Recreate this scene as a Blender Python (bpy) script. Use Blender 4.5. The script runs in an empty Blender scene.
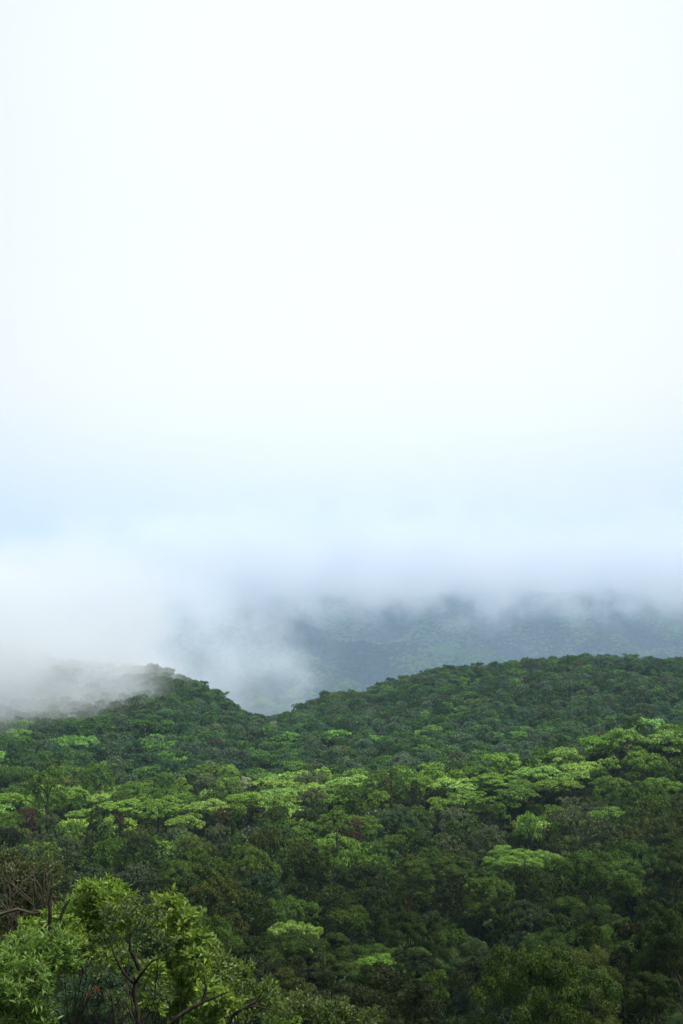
import bpy, math, random
import numpy as np
from mathutils import Vector

R = math.radians
rnd = random.Random(11)
rng = np.random.default_rng(7)
sc = bpy.context.scene
col = sc.collection

# ------------------------------------------------------------------ camera
F = 1138.0
PITCH = math.atan(108.0 / F)
cam = bpy.data.cameras.new("camera")
cam.sensor_fit = 'VERTICAL'; cam.sensor_height = 36.0; cam.lens = 36.0 * F / 1024.0
cam.clip_start = 0.1; cam.clip_end = 20000
camo = bpy.data.objects.new("camera", cam); col.objects.link(camo)
camo.location = (0, 0, 0); camo.rotation_euler = (math.pi / 2 + PITCH, 0, 0)
sc.camera = camo

# ------------------------------------------------------------------ world, sun, exposure
SUN_EL, SUN_AZ = R(62), R(105)          # azimuth measured from +Y towards +X
SKY_GAIN = 1.12
SUN_STRENGTH = 5.0
w = bpy.data.worlds.new("World"); sc.world = w; w.use_nodes = True
nt = w.node_tree; nt.nodes.clear()
def N(nt, t, **k):
    n = nt.nodes.new(t)
    for a, v in k.items(): setattr(n, a, v)
    return n
out = N(nt, 'ShaderNodeOutputWorld'); bg = N(nt, 'ShaderNodeBackground')
sky = N(nt, 'ShaderNodeTexSky', sky_type='NISHITA', sun_disc=False, sun_elevation=SUN_EL, sun_rotation=SUN_AZ)
skm = N(nt, 'ShaderNodeVectorMath', operation='SCALE'); skm.inputs['Scale'].default_value = 0.09
nt.links.new(sky.outputs[0], skm.inputs[0])
tc = N(nt, 'ShaderNodeTexCoord')
nz = N(nt, 'ShaderNodeTexNoise'); nz.inputs['Scale'].default_value = 1.6; nz.inputs['Detail'].default_value = 3
nzm = N(nt, 'ShaderNodeMapping'); nzm.inputs['Scale'].default_value = (1, 1, 2.4)
nt.links.new(tc.outputs['Generated'], nzm.inputs[0]); nt.links.new(nzm.outputs[0], nz.inputs[0])
sep = N(nt, 'ShaderNodeSeparateXYZ'); nt.links.new(tc.outputs['Generated'], sep.inputs[0])
ne = N(nt, 'ShaderNodeMath', operation='MULTIPLY_ADD'); ne.inputs[1].default_value = 0.16; ne.inputs[2].default_value = -0.08
nt.links.new(nz.outputs['Fac'], ne.inputs[0])
el = N(nt, 'ShaderNodeMath', operation='ADD'); nt.links.new(sep.outputs['Z'], el.inputs[0]); nt.links.new(ne.outputs[0], el.inputs[1])
elr = N(nt, 'ShaderNodeValToRGB'); cr = elr.color_ramp
cr.interpolation = 'B_SPLINE'
cr.elements[0].position = 0.0; cr.elements[0].color = (0.52, 0.60, 0.69, 1)
cr.elements[1].position = 1.0; cr.elements[1].color = (0.86, 0.93, 1.0, 1)
for p, c in ((0.07, (0.70, 0.75, 0.835)), (0.14, (0.785, 0.82, 0.88)), (0.26, (0.80, 0.825, 0.87)), (0.42, (0.725, 0.755, 0.825))):
    e = cr.elements.new(p); e.color = (*c, 1)
nt.links.new(el.outputs[0], elr.inputs[0])
# the sun's glow through the cloud
gd = Vector((0.02, 1, 0.40)).normalized()
dp = N(nt, 'ShaderNodeVectorMath', operation='DOT_PRODUCT'); dp.inputs[1].default_value = gd
nt.links.new(tc.outputs['Generated'], dp.inputs[0])
mr = N(nt, 'ShaderNodeMapRange', interpolation_type='SMOOTHSTEP'); mr.inputs[1].default_value = 0.87; mr.inputs[2].default_value = 1.0
mr.inputs[3].default_value = 0.0; mr.inputs[4].default_value = 0.24
nt.links.new(dp.outputs['Value'], mr.inputs[0])
ad = N(nt, 'ShaderNodeMix', data_type='RGBA', blend_type='ADD'); ad.inputs[0].default_value = 1.0
nt.links.new(elr.outputs[0], ad.inputs[6])
comb = N(nt, 'ShaderNodeCombineXYZ')
for i in range(3): nt.links.new(mr.outputs[0], comb.inputs[i])
nt.links.new(comb.outputs[0], ad.inputs[7])
mx = N(nt, 'ShaderNodeMix', data_type='RGBA'); mx.inputs[0].default_value = 0.88
nt.links.new(skm.outputs[0], mx.inputs[6]); nt.links.new(ad.outputs[2], mx.inputs[7])
nt.links.new(mx.outputs[2], bg.inputs[0])
# overcast sky: brighter overhead than near the horizon, duller behind the camera
zen = N(nt, 'ShaderNodeMapRange', interpolation_type='SMOOTHSTEP'); nt.links.new(sep.outputs['Z'], zen.inputs[0])
zen.inputs[1].default_value = 0.48; zen.inputs[2].default_value = 0.95; zen.inputs[3].default_value = SKY_GAIN; zen.inputs[4].default_value = SKY_GAIN * 2.7
bk = N(nt, 'ShaderNodeMapRange', interpolation_type='SMOOTHSTEP'); nt.links.new(sep.outputs['Y'], bk.inputs[0])
bk.inputs[1].default_value = -0.5; bk.inputs[2].default_value = 0.6; bk.inputs[3].default_value = 0.6; bk.inputs[4].default_value = 1.0
zb = N(nt, 'ShaderNodeMath', operation='MULTIPLY'); nt.links.new(zen.outputs[0], zb.inputs[0]); nt.links.new(bk.outputs[0], zb.inputs[1])
nt.links.new(zb.outputs[0], bg.inputs[1])
nt.links.new(bg.outputs[0], out.inputs[0])

sl = bpy.data.lights.new("sun", 'SUN'); sl.energy = SUN_STRENGTH; sl.angle = R(5); sl.color = (1.0, 0.95, 0.86)
so = bpy.data.objects.new("sun", sl); col.objects.link(so)
sdir = Vector((math.sin(SUN_AZ) * math.cos(SUN_EL), math.cos(SUN_AZ) * math.cos(SUN_EL), math.sin(SUN_EL)))
so.rotation_euler = sdir.to_track_quat('Z', 'Y').to_euler()

sc.view_settings.view_transform = 'Standard'; sc.view_settings.look = 'None'
sc.view_settings.exposure = 0.0; sc.view_settings.gamma = 1.0; sc.view_settings.use_curve_mapping = False
cy = sc.cycles
cy.max_bounces = 6; cy.diffuse_bounces = 2; cy.transmission_bounces = 3; cy.glossy_bounces = 1
cy.volume_bounces = 4; cy.transparent_max_bounces = 4
cy.volume_step_rate = 1.0; cy.volume_max_steps = 128

# ------------------------------------------------------------------ pixel <-> place helpers
SP, CP = math.sin(PITCH), math.cos(PITCH)
def ray(px, py):                      # direction with unit depth (y = 1)
    den = F * CP - (512 - py) * SP
    return (px - 341.5) / den, (F * SP + (512 - py) * CP) / den
def pix(x, y, z):
    dep = y * CP + z * SP
    return 341.5 + F * x / dep, 512 - F * (-y * SP + z * CP) / dep

# ------------------------------------------------------------------ height of the canopy
TX = np.array([-160, 0, 100, 160, 200, 265, 340, 440, 560, 683, 840.])
ROWS = [
 (0,    None),
 (30,    [1070] * 11),
 (60,    [1045] * 11),
 (100,   [985, 985, 985, 988, 990, 990, 985, 990, 975, 965, 960]),
 (150,   [935, 935, 935, 940, 945, 948, 945, 945, 930, 925, 925]),
 (200,   [895, 890, 890, 895, 900, 905, 900, 900, 880, 865, 860]),
 (300,   [840, 838, 838, 837, 836, 842, 842, 850, 832, 812, 800]),
 (345,   [818, 816, 818, 816, 814, 812, 820, 826, 806, 775, 765]),
 (400,   [800, 798, 798, 796, 794, 786, 776, 774, 752, 722, 715]),
 (460,   [788, 788, 788, 789, 790, 786, 780, 780, 762, 740, 732]),
 (600,   [748, 748, 748, 752, 755, 760, 760, 760, 757, 748, 740]),
 (800,   [698, 700, 700, 698, 712, 730, 722, 712, 708, 706, 700]),
 (900,   [668, 670, 674, 678, 692, 722, 706, 686, 678, 676, 672]),
 (1000,  [648, 650, 664, 667, 684, 719, 693, 668, 656, 657, 655]),
 (1100,  [642, 645, 664, 670, 690, 722, 700, 672, 660, 661, 660]),
 (1350,  [738] * 11),
 (1800,  [735] * 11),
 (2300,  [705, 705, 708, 710, 712, 715, 712, 705, 700, 700, 700]),
 (2900,  [655, 655, 655, 655, 655, 655, 650, 645, 645, 642, 640]),
 (3500, [577] * 11),
 (3900,  [566] * 11),
 (7500,  [590] * 11),
]
TD = np.array([r[0] for r in ROWS], float)
TZ = np.zeros((len(ROWS), 11))
for i, (d, r) in enumerate(ROWS):
    TZ[i] = -1.7 if r is None else [ray(341.5, p)[1] * d for p in r]
_k = np.random.default_rng(3)
_ang = _k.uniform(0, 2 * np.pi, 24); _ph = _k.uniform(0, 2 * np.pi, 24); _fr = _k.uniform(0.7, 1.5, 24)
def wav(x, y, L, s=0, n=6):           # smooth noise about -1..1, wavelength about L
    v = 0
    for i in range(s, s + n):
        k = 2 * np.pi / L * _fr[i % 24]
        a = _ang[i % 24] + 0.7 * np.sin((x * np.sin(_ang[(i + 5) % 24]) + y * np.cos(_ang[(i + 5) % 24])) * k * 0.35 + _ph[(i + 3) % 24])
        v = v + np.sin(k * (x * np.cos(_ang[i % 24]) + y * np.sin(_ang[i % 24])) + _ph[i % 24] + a)
    return v / (0.75 * n)
def smooth(t): return t * t * (3 - 2 * t)
def canopy(x, y):
    x = np.asarray(x, float); y = np.asarray(y, float)
    yy = np.clip(y, 0.01, 7499)
    u = np.clip(341.5 + F * x / np.maximum(yy, 25), TX[0], TX[-1] - 1e-3)
    j = np.clip(np.searchsorted(TX, u, side='right') - 1, 0, len(TX) - 2)
    tu = (u - TX[j]) / (TX[j + 1] - TX[j]); tu = 0.5 * tu + 0.5 * smooth(tu)
    i = np.clip(np.searchsorted(TD, yy, side='right') - 1, 0, len(TD) - 2)
    td = (yy - TD[i]) / (TD[i + 1] - TD[i])
    z = (TZ[i, j] * (1 - tu) + TZ[i, j + 1] * tu) * (1 - td) + (TZ[i + 1, j] * (1 - tu) + TZ[i + 1, j + 1] * tu) * td
    a = np.clip((yy - 70) / 120, 0, 1) * np.clip((1500 - yy) / 300, 0, 1)
    z = z + a * (3.6 * wav(x, y, 95, 0) + 2.6 * wav(x, y, 46, 8))
    m = np.clip((yy - 1600) / 900, 0, 1)
    sp = 1 - np.abs(wav(x + 0.35 * y, y * 0.45, 620, 3)) * 1.5
    sp2 = 1 - np.abs(wav(x - 0.3 * y, y * 0.55, 260, 10)) * 1.4
    z = z + m * (80 * sp + 34 * sp2 - 62)
    return z
def stature(x, y):                    # canopy height above the ground
    return np.clip(1.7 + (np.asarray(y, float) - 5) * 0.22, 0.0, 15.0)
def ground(x, y):
    y = np.asarray(y, float)
    return canopy(x, y) - np.where(y > 5, stature(x, y), 0.0)

# ------------------------------------------------------------------ materials
def mat(name):
    m = bpy.data.materials.new(name); m.use_nodes = True; m.node_tree.nodes.clear()
    return m, m.node_tree
def leaf_material(name, tr=0.20, gloss=0.007, fixed=None):
    m, t = mat(name)
    o = N(t, 'ShaderNodeOutputMaterial')
    at = N(t, 'ShaderNodeAttribute', attribute_type='INSTANCER', attribute_name='tint')
    lv = N(t, 'ShaderNodeAttribute', attribute_type='GEOMETRY', attribute_name='leaf_tone')
    hs = N(t, 'ShaderNodeHueSaturation')
    src = at.outputs['Color']
    if fixed:
        rg = N(t, 'ShaderNodeRGB'); rg.outputs[0].default_value = (*fixed, 1); src = rg.outputs[0]
    t.links.new(src, hs.inputs['Color'])
    m1 = N(t, 'ShaderNodeMapRange'); m1.inputs[3].default_value = 0.55; m1.inputs[4].default_value = 1.5
    t.links.new(lv.outputs['Fac'], m1.inputs[0]); t.links.new(m1.outputs[0], hs.inputs['Value'])
    m2 = N(t, 'ShaderNodeMapRange'); m2.inputs[3].default_value = 0.515; m2.inputs[4].default_value = 0.482
    t.links.new(lv.outputs['Fac'], m2.inputs[0]); t.links.new(m2.outputs[0], hs.inputs['Hue'])
    df = N(t, 'ShaderNodeBsdfDiffuse'); tl = N(t, 'ShaderNodeBsdfTranslucent'); ms = N(t, 'ShaderNodeMixShader')
    gl = N(t, 'ShaderNodeBsdfGlossy'); gl.inputs['Roughness'].default_value = 0.38; mg = N(t, 'ShaderNodeMixShader')
    gl.inputs['Color'].default_value = (0.6, 0.65, 0.7, 1)
    t.links.new(hs.outputs[0], df.inputs[0])
    tb = N(t, 'ShaderNodeMix', data_type='RGBA', blend_type='MULTIPLY'); tb.inputs[0].default_value = 1
    tb.inputs[7].default_value = (1.25, 1.35, 0.6, 1); t.links.new(hs.outputs[0], tb.inputs[6]); t.links.new(tb.outputs[2], tl.inputs[0])
    ms.inputs[0].default_value = tr; t.links.new(df.outputs[0], ms.inputs[1]); t.links.new(tl.outputs[0], ms.inputs[2])
    mg.inputs[0].default_value = gloss; t.links.new(ms.outputs[0], mg.inputs[1]); t.links.new(gl.outputs[0], mg.inputs[2])
    t.links.new(mg.outputs[0], o.inputs[0])
    return m
M_LEAF = leaf_material("leaves")
def bark_material(name, c1, c2, sc_):
    m, t = mat(name)
    o = N(t, 'ShaderNodeOutputMaterial'); b = N(t, 'ShaderNodeBsdfDiffuse')
    tcn = N(t, 'ShaderNodeTexCoord'); n = N(t, 'ShaderNodeTexNoise'); n.inputs['Scale'].default_value = sc_; n.inputs['Detail'].default_value = 6
    rp = N(t, 'ShaderNodeValToRGB'); rp.color_ramp.elements[0].position = .35; rp.color_ramp.elements[1].position = .68
    rp.color_ramp.elements[0].color = (*c1, 1); rp.color_ramp.elements[1].color = (*c2, 1)
    t.links.new(tcn.outputs['Object'], n.inputs[0]); t.links.new(n.outputs['Fac'], rp.inputs[0]); t.links.new(rp.outputs[0], b.inputs[0]); t.links.new(b.outputs[0], o.inputs[0])
    return m
M_BARK = bark_material("bark", (0.035, 0.028, 0.02), (0.10, 0.09, 0.07), 1.5)
M_LICHEN = bark_material("lichen_bark", (0.045, 0.036, 0.028), (0.26, 0.25, 0.20), 9)
M_DARKBARK = bark_material("dark_bark", (0.016, 0.015, 0.011), (0.060, 0.056, 0.042), 7)
m, t = mat("undergrowth"); M_GROUND = m
o = N(t, 'ShaderNodeOutputMaterial'); b = N(t, 'ShaderNodeBsdfDiffuse'); g = N(t, 'ShaderNodeNewGeometry')
n = N(t, 'ShaderNodeTexNoise'); n.inputs['Scale'].default_value = 0.25; n.inputs['Detail'].default_value = 8
rp = N(t, 'ShaderNodeValToRGB'); rp.color_ramp.elements[0].position = .3; rp.color_ramp.elements[1].position = .7
rp.color_ramp.elements[0].color = (0.018, 0.022, 0.010, 1); rp.color_ramp.elements[1].color = (0.040, 0.065, 0.018, 1)
t.links.new(g.outputs['Position'], n.inputs[0]); t.links.new(n.outputs['Fac'], rp.inputs[0]); t.links.new(rp.outputs[0], b.inputs[0]); t.links.new(b.outputs[0], o.inputs[0])

# ------------------------------------------------------------------ mesh helpers
def mesh_np(name, V, quads, mats, tone=None):
    me = bpy.data.meshes.new(name)
    V = np.ascontiguousarray(V, np.float32); Q = np.ascontiguousarray(quads, np.int32)
    k = Q.shape[1]
    me.vertices.add(len(V)); me.vertices.foreach_set('co', V.ravel())
    me.loops.add(Q.size); me.loops.foreach_set('vertex_index', Q.ravel())
    me.polygons.add(len(Q)); me.polygons.foreach_set('loop_start', np.arange(0, Q.size, k, dtype=np.int32))
    me.polygons.foreach_set('loop_total', np.full(len(Q), k, np.int32))
    if tone is not None:
        a = me.attributes.new('leaf_tone', 'FLOAT', 'FACE'); a.data.foreach_set('value', np.ascontiguousarray(tone, np.float32))
    me.update(calc_edges=True)
    for mm in mats: me.materials.append(mm)
    return me
def leaf_quads(P, Nrm, T, ln, wd, droop=0.0):
    """rhombic leaves: P base points, Nrm face normals, T length directions"""
    T = T - (T * Nrm).sum(1, keepdims=True) * Nrm
    T /= np.linalg.norm(T, axis=1, keepdims=True) + 1e-9
    B = np.cross(Nrm, T)
    ln = ln[:, None]; wd = wd[:, None]
    a = P; b = P + T * ln * 0.45 + B * wd * 0.5; c = P + T * ln - Nrm * ln * droop; d = P + T * ln * 0.45 - B * wd * 0.5
    V = np.stack([a, b, c, d], 1).reshape(-1, 3)
    Q = np.arange(len(V), dtype=np.int32).reshape(-1, 4)
    return V, Q
def unit(v): return v / (np.linalg.norm(v, axis=-1, keepdims=True) + 1e-9)

# crowns: nominal radius 1 (scaled by leaf size relative to it), base at z = 0 of the crown, top at about z = HT
def crown_lobes(kind, g):
    L = []                                           # (cx, cy, cz, rx, rz)
    if kind == 'dome':
        n = g.integers(9, 14)
        L.append((0, 0, 0.42, 0.42, 0.36))
        for i in range(n):
            a = i * 2.399 + g.uniform(-.5, .5); r = math.sqrt((i + .5) / n) * 0.72 * g.uniform(.85, 1.12)
            z = 0.52 * math.sqrt(max(0, 1 - (r / .95) ** 2)) + g.uniform(-.14, .12) + .06
            q = g.uniform(.20, .34); L.append((r * math.cos(a), r * math.sin(a), z, q, q * g.uniform(.65, .95)))
        for i in range(10):
            a = i * .628 + g.uniform(-.3, .3); L.append((.66 * math.cos(a), .66 * math.sin(a), g.uniform(-.35, .08), .29, .26))
    elif kind == 'umbrella':
        n = g.integers(11, 16)
        for i in range(n):
            a = i * 2.399 + g.uniform(-.5, .5); r = math.sqrt((i + .3) / n) * 0.84 * g.uniform(.85, 1.12)
            z = 0.42 - 0.30 * r * r + g.uniform(-.12, .08)
            q = g.uniform(.20, .34); L.append((r * math.cos(a), r * math.sin(a), z, q, q * g.uniform(.34, .58)))
        for i in range(5):
            a = g.uniform(0, 6.28); r = g.uniform(.2, .75)
            L.append((r * math.cos(a), r * math.sin(a), g.uniform(-.12, .05), .26, .09))
    elif kind == 'tall':
        for i in range(g.integers(11, 15)):
            z = g.uniform(-.7, .75); r = .48 * (1 - .45 * max(0, z)) * g.uniform(.3, 1.0); a = g.uniform(0, 6.28)
            q = g.uniform(.2, .34); L.append((r * math.cos(a), r * math.sin(a), z, q, q * g.uniform(.6, .95)))
        L.append((0, 0, .6, .3, .25))
    elif kind == 'ragged':
        for i in range(g.integers(10, 15)):
            a = g.uniform(0, 6.28); r = g.uniform(.15, .85); z = .45 - .3 * r + g.uniform(-.35, .25)
            q = g.uniform(.14, .30); L.append((r * math.cos(a), r * math.sin(a), z, q, q * g.uniform(.5, .8)))
        L.append((0, 0, .25, .36, .3))
    return np.array(L)
def make_crown(name, kind, seed, leaf, cover, mat_=None):
    g = np.random.default_rng(seed)
    L = crown_lobes(kind, g)
    subs = []
    for cx, cy, cz, rx, rz in L:
        k = 14
        d = unit(g.normal(size=(k, 3))); d[:, 2] = np.where(d[:, 2] < -.35, -d[:, 2], d[:, 2])
        for v in d:
            f = g.uniform(.24, .42) * (0.9 if kind != 'umbrella' else 1.0)
            subs.append((cx + v[0] * rx * .86, cy + v[1] * rx * .86, cz + v[2] * rz * .86, rx * f, max(rz * f * 1.1, rx * f * .35)))
    S = np.array(subs)
    area = (4 * math.pi * (S[:, 3] ** 2)).sum() * .62
    n = int(area * cover / (leaf * leaf * .5))
    pr = S[:, 3] ** 2; pr /= pr.sum()
    si = g.choice(len(S), n, p=pr)
    d = unit(g.normal(size=(n, 3))); d[:, 2] = np.where((d[:, 2] < -.2) & (g.random(n) < .8), -d[:, 2], d[:, 2])
    rr = g.uniform(.80, 1.10, n)[:, None]
    P = S[si, :3] + d * np.stack([S[si, 3], S[si, 3], S[si, 4]], 1) * rr
    keep = np.ones(n, bool)
    for cx, cy, cz, rx, rz in L:                     # drop leaves buried deep in a lobe
        q = ((P[:, 0] - cx) / (rx * .72)) ** 2 + ((P[:, 1] - cy) / (rx * .72)) ** 2 + ((P[:, 2] - cz) / (rz * .72)) ** 2
        keep &= q > 1
    P = P[keep]; d = d[keep]; si = si[keep]; n = len(P)
    Nn = unit(d * .9 + np.array([0, 0, .2]) + g.normal(size=(n, 3)) * .38)
    T = unit(g.normal(size=(n, 3)) + d * .5)
    s = leaf * g.uniform(.7, 1.35, n)
    V, Q = leaf_quads(P, Nn, T, s, s * .62, .12)
    st = g.uniform(0, 1, len(S))
    tone = np.clip(.5 + (st[si] - .5) * .6 + g.normal(size=n) * .28, 0, 1)
    return mesh_np(name, V, Q, [mat_ or M_LEAF], tone)

def tube(path, radii, seg=7):
    P = [Vector(p) for p in path]; V = []; Q = []
    for i, p in enumerate(P):
        t_ = (P[min(i + 1, len(P) - 1)] - P[max(i - 1, 0)]).normalized()
        a = t_.orthogonal().normalized(); b_ = t_.cross(a)
        for k in range(seg):
            an = 2 * math.pi * k / seg; V.append(p + (a * math.cos(an) + b_ * math.sin(an)) * radii[i])
    for i in range(len(P) - 1):
        for k in range(seg):
            k2 = (k + 1) % seg; Q.append((i * seg + k, i * seg + k2, (i + 1) * seg + k2, (i + 1) * seg + k))
    return V, Q
def tubes_mesh(name, tubes, mats):
    V = []; Q = []
    for pth, rad, sg in tubes:
        v, q = tube(pth, rad, sg); o_ = len(V); V += v; Q += [tuple(i + o_ for i in f) for f in q]
    me = mesh_np(name, np.array([tuple(v) for v in V]), np.array(Q), mats)
    me.polygons.foreach_set('use_smooth', [True] * len(me.polygons))
    return me
def make_trunk(name, seed, spread=.6):              # nominal height 1, radius about .03, limbs spread at the top
    g = random.Random(seed); T = []
    bend = (g.uniform(-.04, .04), g.uniform(-.04, .04))
    main = [(bend[0] * math.sin(3 * s), bend[1] * math.sin(3 * s), s) for s in (-.12, 0, .15, .35, .55, .75, .92)]
    T.append((main, [.045, .036, .028, .024, .021, .015, .006], 8))
    for i in range(8):
        z0 = g.uniform(.48, .78); a = i * 2.4 + g.uniform(-.4, .4); r = spread * g.uniform(.35, .62)
        p0 = Vector((bend[0] * math.sin(3 * z0), bend[1] * math.sin(3 * z0), z0)); p3 = Vector((r * math.cos(a), r * math.sin(a), min(.95, z0 + g.uniform(.10, .26))))
        p1 = p0.lerp(p3, .35) + Vector((0, 0, .02)); p2 = p0.lerp(p3, .7) + Vector((g.uniform(-.03, .03), g.uniform(-.03, .03), .03))
        T.append(([p0, p1, p2, p3], [.013, .010, .007, .003], 5))
    return tubes_mesh(name, T, [M_BARK])

KINDS = ('dome', 'umbrella', 'tall', 'ragged')
CROWN = {}                                           # (lod, kind) -> meshes;  leaf size is relative to crown radius
for lod, leaf, cover, nv in (('far', .105, 1.05, 3), ('mid', .064, 1.2, 3), ('near', .040, 1.35, 4), ('close', .023, 1.3, 2)):
    for ki, kd in enumerate(KINDS):
        CROWN[lod, kd] = [make_crown('crown_mesh', kd, 100 * ki + v + (50 if lod != 'far' else 0), leaf, cover) for v in range(nv)]
TRUNKS = [make_trunk('trunk_mesh', s) for s in range(5)]
# how far the crown's top / bottom stand above the crown's origin, per mesh (for exact placing)
TOPZ = {}
for k_, ms_ in CROWN.items():
    for me in ms_:
        co = np.zeros(len(me.vertices) * 3, np.float32); me.vertices.foreach_get('co', co); TOPZ[me] = float(np.percentile(co[2::3], 99.7))

# ------------------------------------------------------------------ terrain: one sheet from behind the camera to beyond the mountains
def axis(a, b, n, p):                                # dense near 0
    t_ = np.linspace(-1, 1, n); v = np.sign(t_) * np.abs(t_) ** p
    return np.where(v < 0, -a * v * -1, b * v)
xs = axis(-5000, 5000, 241, 2.0) if False else np.sign(np.linspace(-1, 1, 241)) * np.abs(np.linspace(-1, 1, 241)) ** 1.9 * 5000
ys = np.concatenate([np.linspace(-600, 0, 14)[:-1], np.linspace(0, 1400, 200)[:-1], np.linspace(1400, 7400, 150)])
X, Y = np.meshgrid(xs, ys)
Z = ground(X, Y)
Z = np.where(Y < 0, -1.7 + 0.10 * np.minimum(-Y, 200) + 0 * X, Z)
V = np.stack([X, Y, Z], -1).reshape(-1, 3)
nx = len(xs); ny = len(ys); ii = (np.arange(ny - 1)[:, None] * nx + np.arange(nx - 1)[None]).ravel()
Q = np.stack([ii, ii + 1, ii + nx + 1, ii + nx], 1)
me = mesh_np('terrain', V, Q, [M_GROUND]); me.polygons.foreach_set('use_smooth', [True] * len(me.polygons))
terrain = bpy.data.objects.new('terrain', me); col.objects.link(terrain)
terrain['kind'] = 'structure'; terrain['label'] = 'forest floor of the valley, its ridges and the mountain behind'

# ------------------------------------------------------------------ trees
TINT = {
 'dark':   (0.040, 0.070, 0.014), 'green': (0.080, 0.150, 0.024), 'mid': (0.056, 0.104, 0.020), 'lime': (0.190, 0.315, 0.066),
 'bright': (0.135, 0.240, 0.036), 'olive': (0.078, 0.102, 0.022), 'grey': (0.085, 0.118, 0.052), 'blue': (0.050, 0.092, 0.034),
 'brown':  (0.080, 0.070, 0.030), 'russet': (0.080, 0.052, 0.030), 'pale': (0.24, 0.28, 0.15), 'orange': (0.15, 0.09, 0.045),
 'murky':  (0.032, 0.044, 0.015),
}
LOOK = {'dark': 'dark green', 'green': 'leaf green', 'mid': 'mid green', 'lime': 'lime green', 'bright': 'bright green', 'olive': 'olive',
        'grey': 'grey green', 'blue': 'blue green', 'brown': 'brownish', 'russet': 'russet brown', 'pale': 'pale whitish', 'orange': 'orange brown',
        'murky': 'murky dark'}
SHAPE = {'dome': 'dome crowned', 'umbrella': 'flat topped', 'tall': 'tall narrow', 'ragged': 'ragged crowned'}
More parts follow.
